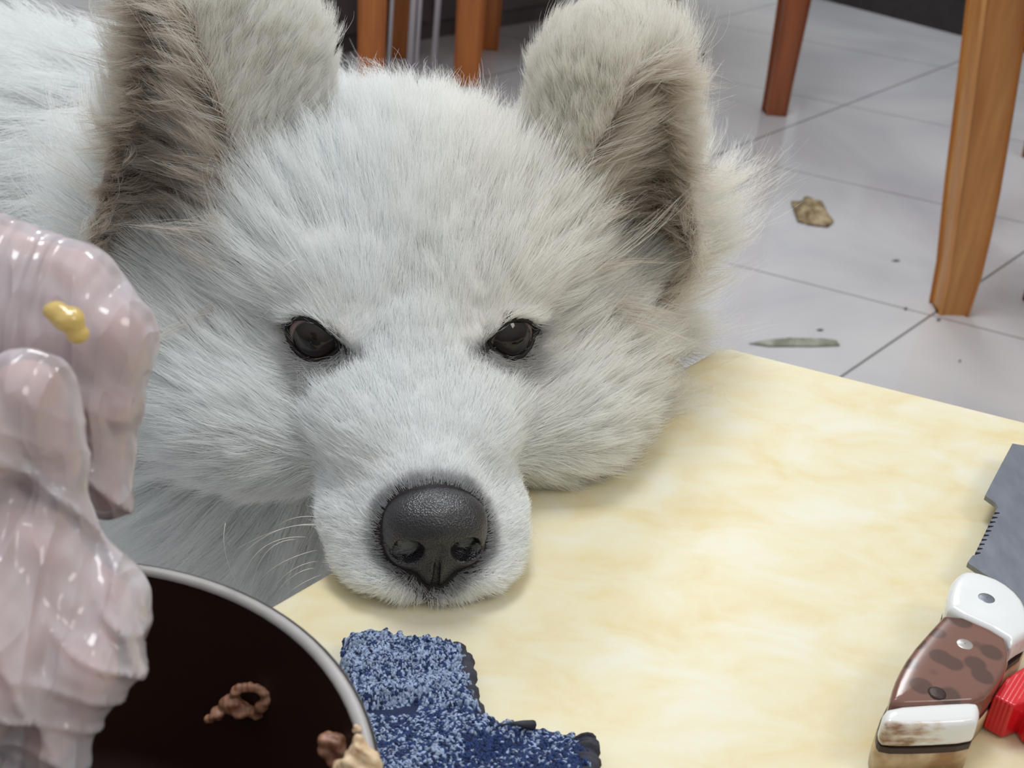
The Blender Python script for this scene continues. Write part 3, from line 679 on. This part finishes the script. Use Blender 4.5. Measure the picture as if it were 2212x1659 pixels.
P3 = np.c_[q, np.full(len(q), TH+.0062)]; px, py = topx(P3)
up = py < 1535; row = np.sin((py+.12*(px-800)+8*np.sin(px/70))/9.5)
hgt = np.where(up, .0016*np.maximum(0, row)+.0006, .0014*rng.random(len(q)))+.0022*ss(1540, 1500, py)*up+.0016*np.sin(px/60+py/45)
hgt -= .0035*(1-ss(.0, .003, edge))
keep = (rng.random(len(q)) < np.where(up & (row < -.2), .22, .62)) & ~((np.abs(py-1541) < 7) & (px < 905))
P3 = P3[keep]; P3[:, 2] += hgt[keep]; px, py, up = px[keep], py[keep], up[keep]; n = len(P3)
ang = np.where(up, rng.normal(math.pi/2+.1, .35, n), rng.uniform(0, 6.28, n)); ln = rng.uniform(.0014, .0034, n); dr = np.stack([np.cos(ang), np.sin(ang), 0*ang], -1)
K = 5; out = np.empty((n, K, 3))
for i, t in enumerate(np.linspace(0, 1, K)): out[:, i] = P3+dr*(ln*(t-.5))[:, None]+np.array([0, 0, 1.])*(.0016*math.sin(t*math.pi)-.0008+rng.normal(0, .00012, n))[:, None]
lt = (rng.random(n) < np.where(up, .62, .40)-.25*((px > 1000) & (py > 1600))+.1*np.sin(px/37+py/23))
shade = rng.random((n, 1)); cc = np.where(lt[:, None], np.array(lin(146, 162, 190))*(.55+.75*shade), np.array(lin(28, 50, 98))*(.4+.9*shade))
yarn = mat('blue_yarn', (60, 80, 130), .85); an = N(yarn, 'ShaderNodeAttribute', attribute_name='col'); L(yarn, an.outputs['Color'], bsdf(yarn).inputs['Base Color'])
tag(strands('pile', out, np.full(K, .00052)*np.array([.7, 1, 1.1, 1, .7]), cc, yarn, cloth), kind='stuff')
def hemtube(pxs, r, z, seed):
    p = np.array([onz(x, y, z) for x, y in pxs]); s = np.linspace(0, len(p)-1, 40); pts = np.stack([np.interp(s, range(len(p)), p[:, k]) for k in range(3)], -1)
    rr = r*(1+.16*np.sin(s*6+seed)+.08*np.sin(s*17)); rr[0] *= .4; rr[-1] *= .4; v, f = tube(pts, rr, 14); v[:, 2] = np.maximum(v[:, 2], TH+.0006); mesh('hem', v, f, hem, cloth)
hemtube([(955, 1398), (985, 1404), (1003, 1425), (1010, 1455), (1012, 1490), (1022, 1525), (1036, 1562)], .0029, TH+.0052, 1)
hemtube([(1258, 1604), (1266, 1620), (1265, 1650), (1262, 1690), (1245, 1760)], .0042, TH+.0052, 2)
hemtube([(830, 1396), (870, 1399), (920, 1398), (960, 1397)], .0014, TH+.0055, 3)
p = np.array([onz(x, y, TH+z) for x, y, z in ((1062, 1578, .007), (1080, 1567, .010), (1105, 1562, .011), (1130, 1564, .010), (1152, 1566, .008))])
v, f = tube(p, [.0003, .0003, .0004, .0012, .0016], 8); mesh('loose_thread', v, f, hem, cloth)

# ================================================================ KNIFE
steel = noisy('brushed_steel', [(.3, (118, 122, 132)), (.7, (134, 138, 148))], 60, .38, (3, 1, 1), Metallic=.75)
vsc = noise(steel, coords(steel, (1, 1, 1)), 900, 2); 
white_pl = noisy('glossy_white_plastic', [(.3, (214, 216, 216)), (.7, (226, 228, 228))], 30, .16, Specular_IOR_Level=.6)
brn = mat('brown_mottled_grip', (110, 78, 66), .2, Specular_IOR_Level=.6)
vb = N(brn, 'ShaderNodeTexVoronoi', feature='SMOOTH_F1'); vb.inputs['Scale'].default_value = 105; L(brn, coords(brn, (1, 1, .2)), vb.inputs['Vector']); vb.inputs['Smoothness'].default_value = .3
L(brn, ramp(brn, vb.outputs['Distance'], [(.36, (84, 58, 50)), (.46, (116, 80, 68))]), bsdf(brn).inputs['Base Color'])
white_stain = mat('stained_white_plastic', (220, 220, 220), .16, Specular_IOR_Level=.6)
def stain(m):
    t = N(m, 'ShaderNodeTexCoord'); s = N(m, 'ShaderNodeSeparateXYZ'); L(m, t.outputs['Generated'], s.inputs[0])
    a = N(m, 'ShaderNodeMath', operation='MULTIPLY_ADD'); L(m, noise(m, t.outputs['Generated'], 5, 4), a.inputs[0]); a.inputs[1].default_value = .5; L(m, s.outputs[1], a.inputs[2])
    L(m, ramp(m, a.outputs[0], [(.22, (138, 104, 80)), (.34, (206, 194, 182)), (.42, (222, 222, 222))]), bsdf(m).inputs['Base Color'])
stain(white_stain)
cream = noisy('stained_cream_plastic', [(.35, (150, 112, 72)), (.6, (214, 196, 160))], 60, .3, Specular_IOR_Level=.5)
dkst = mat('dark_tang', (62, 48, 44), .45, Metallic=.4)
def pz(pts, z): return np.array([onz(x, y, TH+z)[:2] for x, y in pts])
bol = [(2044, 1300), (2052, 1262), (2070, 1240), (2090, 1234), (2120, 1240), (2165, 1257), (2205, 1290), (2222, 1325), (2235, 1365), (2200, 1385), (2182, 1402), (2172, 1378), (2049, 1322)]
grip = [(2047, 1322), (2168, 1374), (2180, 1404), (2177, 1442), (2152, 1482), (2122, 1517), (2040, 1522), (1922, 1526), (1924, 1500), (1938, 1460), (1966, 1412), (2010, 1362)]
pom = [(1918, 1528), (2030, 1520), (2108, 1517), (2118, 1530), (2117, 1552), (2109, 1567), (2000, 1573), (1920, 1573), (1907, 1564), (1905, 1546)]
full = [(2044, 1300), (2055, 1258), (2090, 1236), (2120, 1240), (2165, 1257), (2205, 1290), (2222, 1325), (2235, 1365), (2182, 1404), (2177, 1442), (2152, 1482), (2120, 1517), (2119, 1550), (2109, 1569), (2000, 1575), (1915, 1574), (1903, 1556), (1908, 1520), (1924, 1490), (1938, 1460), (1966, 1412), (2010, 1362), (2038, 1325)]
kc = pz(full, .02).mean(0); kn = empty('kitchen_knife', (kc[0], kc[1], TH)); tag(kn, 'heavy kitchen knife with brown and white handle and notched steel blade at the right', 'knife')
hd = empty('handle', (0, 0, 0)); hd.parent = kn
fz = pz(full, .021)
fw = dense(chaikin(fz, 1), .002)
c0 = fw.mean(0)
v, f = prism(fw+(fw-c0)*.0, TH+.0004, TH+.0095, bev=.0015); mesh('lower_scale', v, f, cream, hd)
v, f = prism(c0+(fw-c0)*.985, TH+.0095, TH+.0118); mesh('tang', v, f, dkst, hd, smooth=False)
def pillow(poly, z0, z1, r, h=.0005, crown=0.):
    """polygon extruded z0..z1 with rounded rims, as a clean surface (metres)"""
    poly = np.array(poly)*1000; z0, z1, r, h = z0*1000, z1*1000, r*1000, h*1000; zc, hz = (z0+z1)/2, (z1-z0)/2
    def sd(p):
        x = p[:, :2]; best = np.full(len(p), 1e9); ins = inside(x, poly)
        for a, b in zip(poly, np.roll(poly, -1, 0)):
            ab = b-a; t = np.clip(((x-a)@ab)/(ab@ab+1e-12), 0, 1); best = np.minimum(best, np.linalg.norm(x-a-t[:, None]*ab, axis=1))
        s2 = np.where(ins, -best, best); dz = np.abs(p[:, 2]-zc)-hz+crown*1000*np.exp(s2/3.)*(p[:, 2] > zc)
        q = np.stack([s2+r, dz+r], -1); return np.linalg.norm(np.maximum(q, 0), axis=1)+np.minimum(q.max(1), 0)-r
    v, f = surfnet(sd, [*(poly.min(0)-2), z0-2], [*(poly.max(0)+2), z1+2], h); return v/1000, f
for nm_, pl, m_ in (('bolster', bol, white_pl), ('grip', grip, brn), ('pommel', pom, white_stain)):
    v, f = pillow(chaikin(pz(pl, .021), 1), TH+.0118, TH+.0228, .0016 if nm_ == 'grip' else .0024, .0006, .0012); mesh(nm_, v, f, m_, hd)
for (x, y, m_, r_) in ((2131, 1293, steel, .0036), (2084, 1392, mat('silver_rivet', (176, 170, 166), .3, Metallic=.6), .0034), (2024, 1496, dkst, .0030)):
    q = onz(x, y, TH+.0226); n = 20; V_ = [(q[0]+r_*k*math.cos(a), q[1]+r_*k*math.sin(a), TH+.0222+h_) for k, h_ in ((1, 0), (1, .0004), (.7, .0007), (.05, .0008)) for a in np.linspace(0, 2*math.pi, n, endpoint=False)]
    Ff = [(i*n+j, i*n+(j+1) % n, (i+1)*n+(j+1) % n, (i+1)*n+j) for i in range(3) for j in range(n)]; mesh('rivet', np.array(V_), Ff, m_, hd)
bl = [(2187, 958), (2157, 1014), (2128, 1070), (2150, 1086), (2156, 1096)]
for i in range(10):
    x, y = 2151-i*4.6, 1102+i*9.6; bl += [(x, y), (x-2.3, y+4.2), (x+9, y+5.2), (x+8, y+7.4)]
bl += [(2101, 1200), (2090, 1215), (2118, 1234), (2143, 1250), (2130, 1268), (2160, 1305), (2215, 1345), (2300, 1340), (2470, 1250), (2490, 1020), (2350, 985)]
bw_ = pz(bl, .0118); ar = sum(bw_[i][0]*bw_[(i+1) % len(bw_)][1]-bw_[(i+1) % len(bw_)][0]*bw_[i][1] for i in range(len(bw_)))
v, f = prism(bw_, TH+.0096, TH+.0118); ob = mesh('blade', v, f, steel, kn, smooth=False)

# red plastic thing beside the knife
redp = mat('glossy_red_plastic', (206, 24, 34), .22, Specular_IOR_Level=.6)
wv_ = N(redp, 'ShaderNodeTexWave'); wv_.inputs['Scale'].default_value = 220; L(redp, coords(redp, (1, 1, 1), (0, 0, .6)), wv_.inputs['Vector']); bump(redp, wv_.outputs['Fac'], .25, .0004)
rd = empty('peeler', (*pz([(2300, 1500)], .01)[0], TH)); tag(rd, 'bright red plastic kitchen tool tucked against the knife handle', 'kitchen tool')
v, f = pillow(pz([(2146, 1502), (2172, 1464), (2214, 1438), (2330, 1385), (2460, 1420), (2440, 1500), (2300, 1500), (2216, 1514), (2190, 1524)], .016), TH+.0008, TH+.016, .0010, .0007); mesh('handle', v, f, redp, rd)
v, f = pillow(pz([(2192, 1514), (2226, 1500), (2360, 1500), (2380, 1600), (2300, 1620), (2222, 1560)], .010), TH+.0006, TH+.010, .0010, .0007); mesh('guard', v, f, redp, rd)

# ================================================================ GLOVED HAND
HC = at(150, 1000, .325)*1000
def hp(px, py, d): return at(px, py, d)*1000
def hr(r, d): return r*d*1000/2800
BON = [  # chains of (px, py, depth, radius px)
    [(-360, 600, .350, 140), (-80, 560, .346, 128), (140, 640, .338, 130), (220, 738, .334, 122), (214, 870, .333, 94), (226, 1070, .336, 66)],        # index finger
    [(-330, 700, .335, 170), (-60, 700, .336, 140), (70, 740, .332, 100), (100, 880, .328, 72), (120, 1020, .33, 56)],            # middle finger, curled behind the thumb
    [(-300, 1150, .300, 190), (-90, 960, .298, 150), (60, 860, .302, 112), (130, 1000, .306, 78)],                             # thumb
    [(-250, 1250, .300, 190), (40, 1220, .305, 165), (200, 1310, .308, 112), (225, 1400, .306, 62)],                           # ring finger
    [(-230, 1420, .292, 190), (20, 1430, .298, 175), (170, 1450, .298, 112), (100, 1610, .296, 84)],                           # little finger
    [(-250, 1100, .315, 250), (-160, 1350, .300, 260), (-700, 2000, .230, 330)],                                              # palm and forearm
]
def bones(p, k, dr):
    d = None
    for ch in BON:
        c = None
        for a, b in zip(ch[:-1], ch[1:]):
            e = cap(p, hp(*a[:3]), hp(*b[:3]), hr(a[3], a[2])+dr, hr(b[3], b[2])+dr); c = e if c is None else smin(c, e, 2)
        d = c if d is None else smin(d, c, k)
    return smin(d, cap(p, hp(-700, 2000, .230), (-430, -60, 640), 27+dr, 38+dr), 8)
lo = np.array([-330, 90, 455.]); hi = np.array([-60, 330, 640.])
hskin = noisy('hand_skin', [(.35, (214, 150, 132)), (.65, (236, 186, 166))], 90, .5, Subsurface_Weight=.15, Subsurface_Radius=(.008, .003, .002))
v, f = surfnet(lambda p: bones(p, 3.0, -3.6), (-480, -110, 440), (-60, 330, 690), 1.7)
hand = mesh('person', v/1000, f, hskin); tag(hand, "person's hand in a crumpled clear plastic glove reaching over the pot", 'person')
def glove_sd(p):
    q = p-HC; X = q@XC; Y = q@YC; a = X*.86+Y*.50+1.6*np.sin((Y-X*.5)/13); b = -X*.5+Y*.86
    d = bones(p, 10.0, -.6)
    fr = ss(22, -6, Y+X*.2)                                     # folded sheet below, smoother bubble above
    d = d-3.0*fr*((1-np.abs(np.sin(a/6.6+.5*np.sin(b/17))))**2.2-.25)-1.1*(.25+fr)*(1-np.abs(np.sin(a/2.9+b/9+1.2*np.sin(b/8))))**2*(.5+.5*np.sin(b/11))
    return d-.9*wob(p, 7, 5)*(.5+fr)-.35*wob(p, 3, 6)
film = bpy.data.materials.new('milky_plastic_film'); film.use_nodes = True; film.node_tree.nodes.clear()
def film_nodes(m):
    out = N(m, 'ShaderNodeOutputMaterial'); tr = N(m, 'ShaderNodeBsdfTransparent'); tr.inputs[0].default_value = (1, .985, .985, 1)
    d = N(m, 'ShaderNodeBsdfDiffuse'); d.inputs[0].default_value = (*lin(240, 234, 241), 1); tl = N(m, 'ShaderNodeBsdfTranslucent'); tl.inputs[0].default_value = (*lin(240, 230, 236), 1)
    g = N(m, 'ShaderNodeBsdfGlossy'); g.inputs['Roughness'].default_value = .13; lw = N(m, 'ShaderNodeLayerWeight'); lw.inputs['Blend'].default_value = .35
    m0 = N(m, 'ShaderNodeMixShader'); L(m, d.outputs[0], m0.inputs[1]); L(m, tl.outputs[0], m0.inputs[2]); m0.inputs[0].default_value = .30
    mr = N(m, 'ShaderNodeMapRange'); L(m, lw.outputs['Facing'], mr.inputs[0]); mr.inputs[3].default_value = .56; mr.inputs[4].default_value = .95
    m1 = N(m, 'ShaderNodeMixShader'); L(m, mr.outputs[0], m1.inputs[0]); L(m, tr.outputs[0], m1.inputs[1]); L(m, m0.outputs[0], m1.inputs[2])
    vc = N(m, 'ShaderNodeTexVoronoi'); vc.inputs['Scale'].default_value = 85; mp = coords(m, (1.9, .45, .45), (0, .55, .35))
    nz = N(m, 'ShaderNodeTexNoise'); nz.inputs['Scale'].default_value = 40; L(m, mp, nz.inputs['Vector'])
    ad = N(m, 'ShaderNodeMix', data_type='VECTOR'); ad.inputs['Factor'].default_value = .03; L(m, mp, ad.inputs['A']); L(m, nz.outputs['Color'], ad.inputs['B']); L(m, ad.outputs['Result'], vc.inputs['Vector'])
    bp = N(m, 'ShaderNodeBump'); bp.inputs['Strength'].default_value = .6; bp.inputs['Distance'].default_value = .005; L(m, vc.outputs['Distance'], bp.inputs['Height'])
    for q in (d, tl, g): L(m, bp.outputs[0], q.inputs['Normal'])
    fr = N(m, 'ShaderNodeFresnel'); fr.inputs[0].default_value = 1.5; m2 = N(m, 'ShaderNodeMixShader'); L(m, fr.outputs[0], m2.inputs[0]); L(m, m1.outputs[0], m2.inputs[1]); L(m, g.outputs[0], m2.inputs[2])
    L(m, m2.outputs[0], out.inputs[0])
film_nodes(film)
v, f = surfnet(glove_sd, lo-4, hi+4, 1.0); mesh('glove', v/1000, f, film, hand)
yel = mat('wet_yellow_fat', (206, 178, 104), .12, Specular_IOR_Level=.7, Subsurface_Weight=.2, Subsurface_Radius=(.004, .003, .001))
lump('food_morsel', [(120, 672, .2965, 26), (148, 690, .2965, 34), (168, 722, .2975, 24)], yel, 'shiny yellow bit of fat showing on the plastic glove', 'food scrap', 21, w=.15)
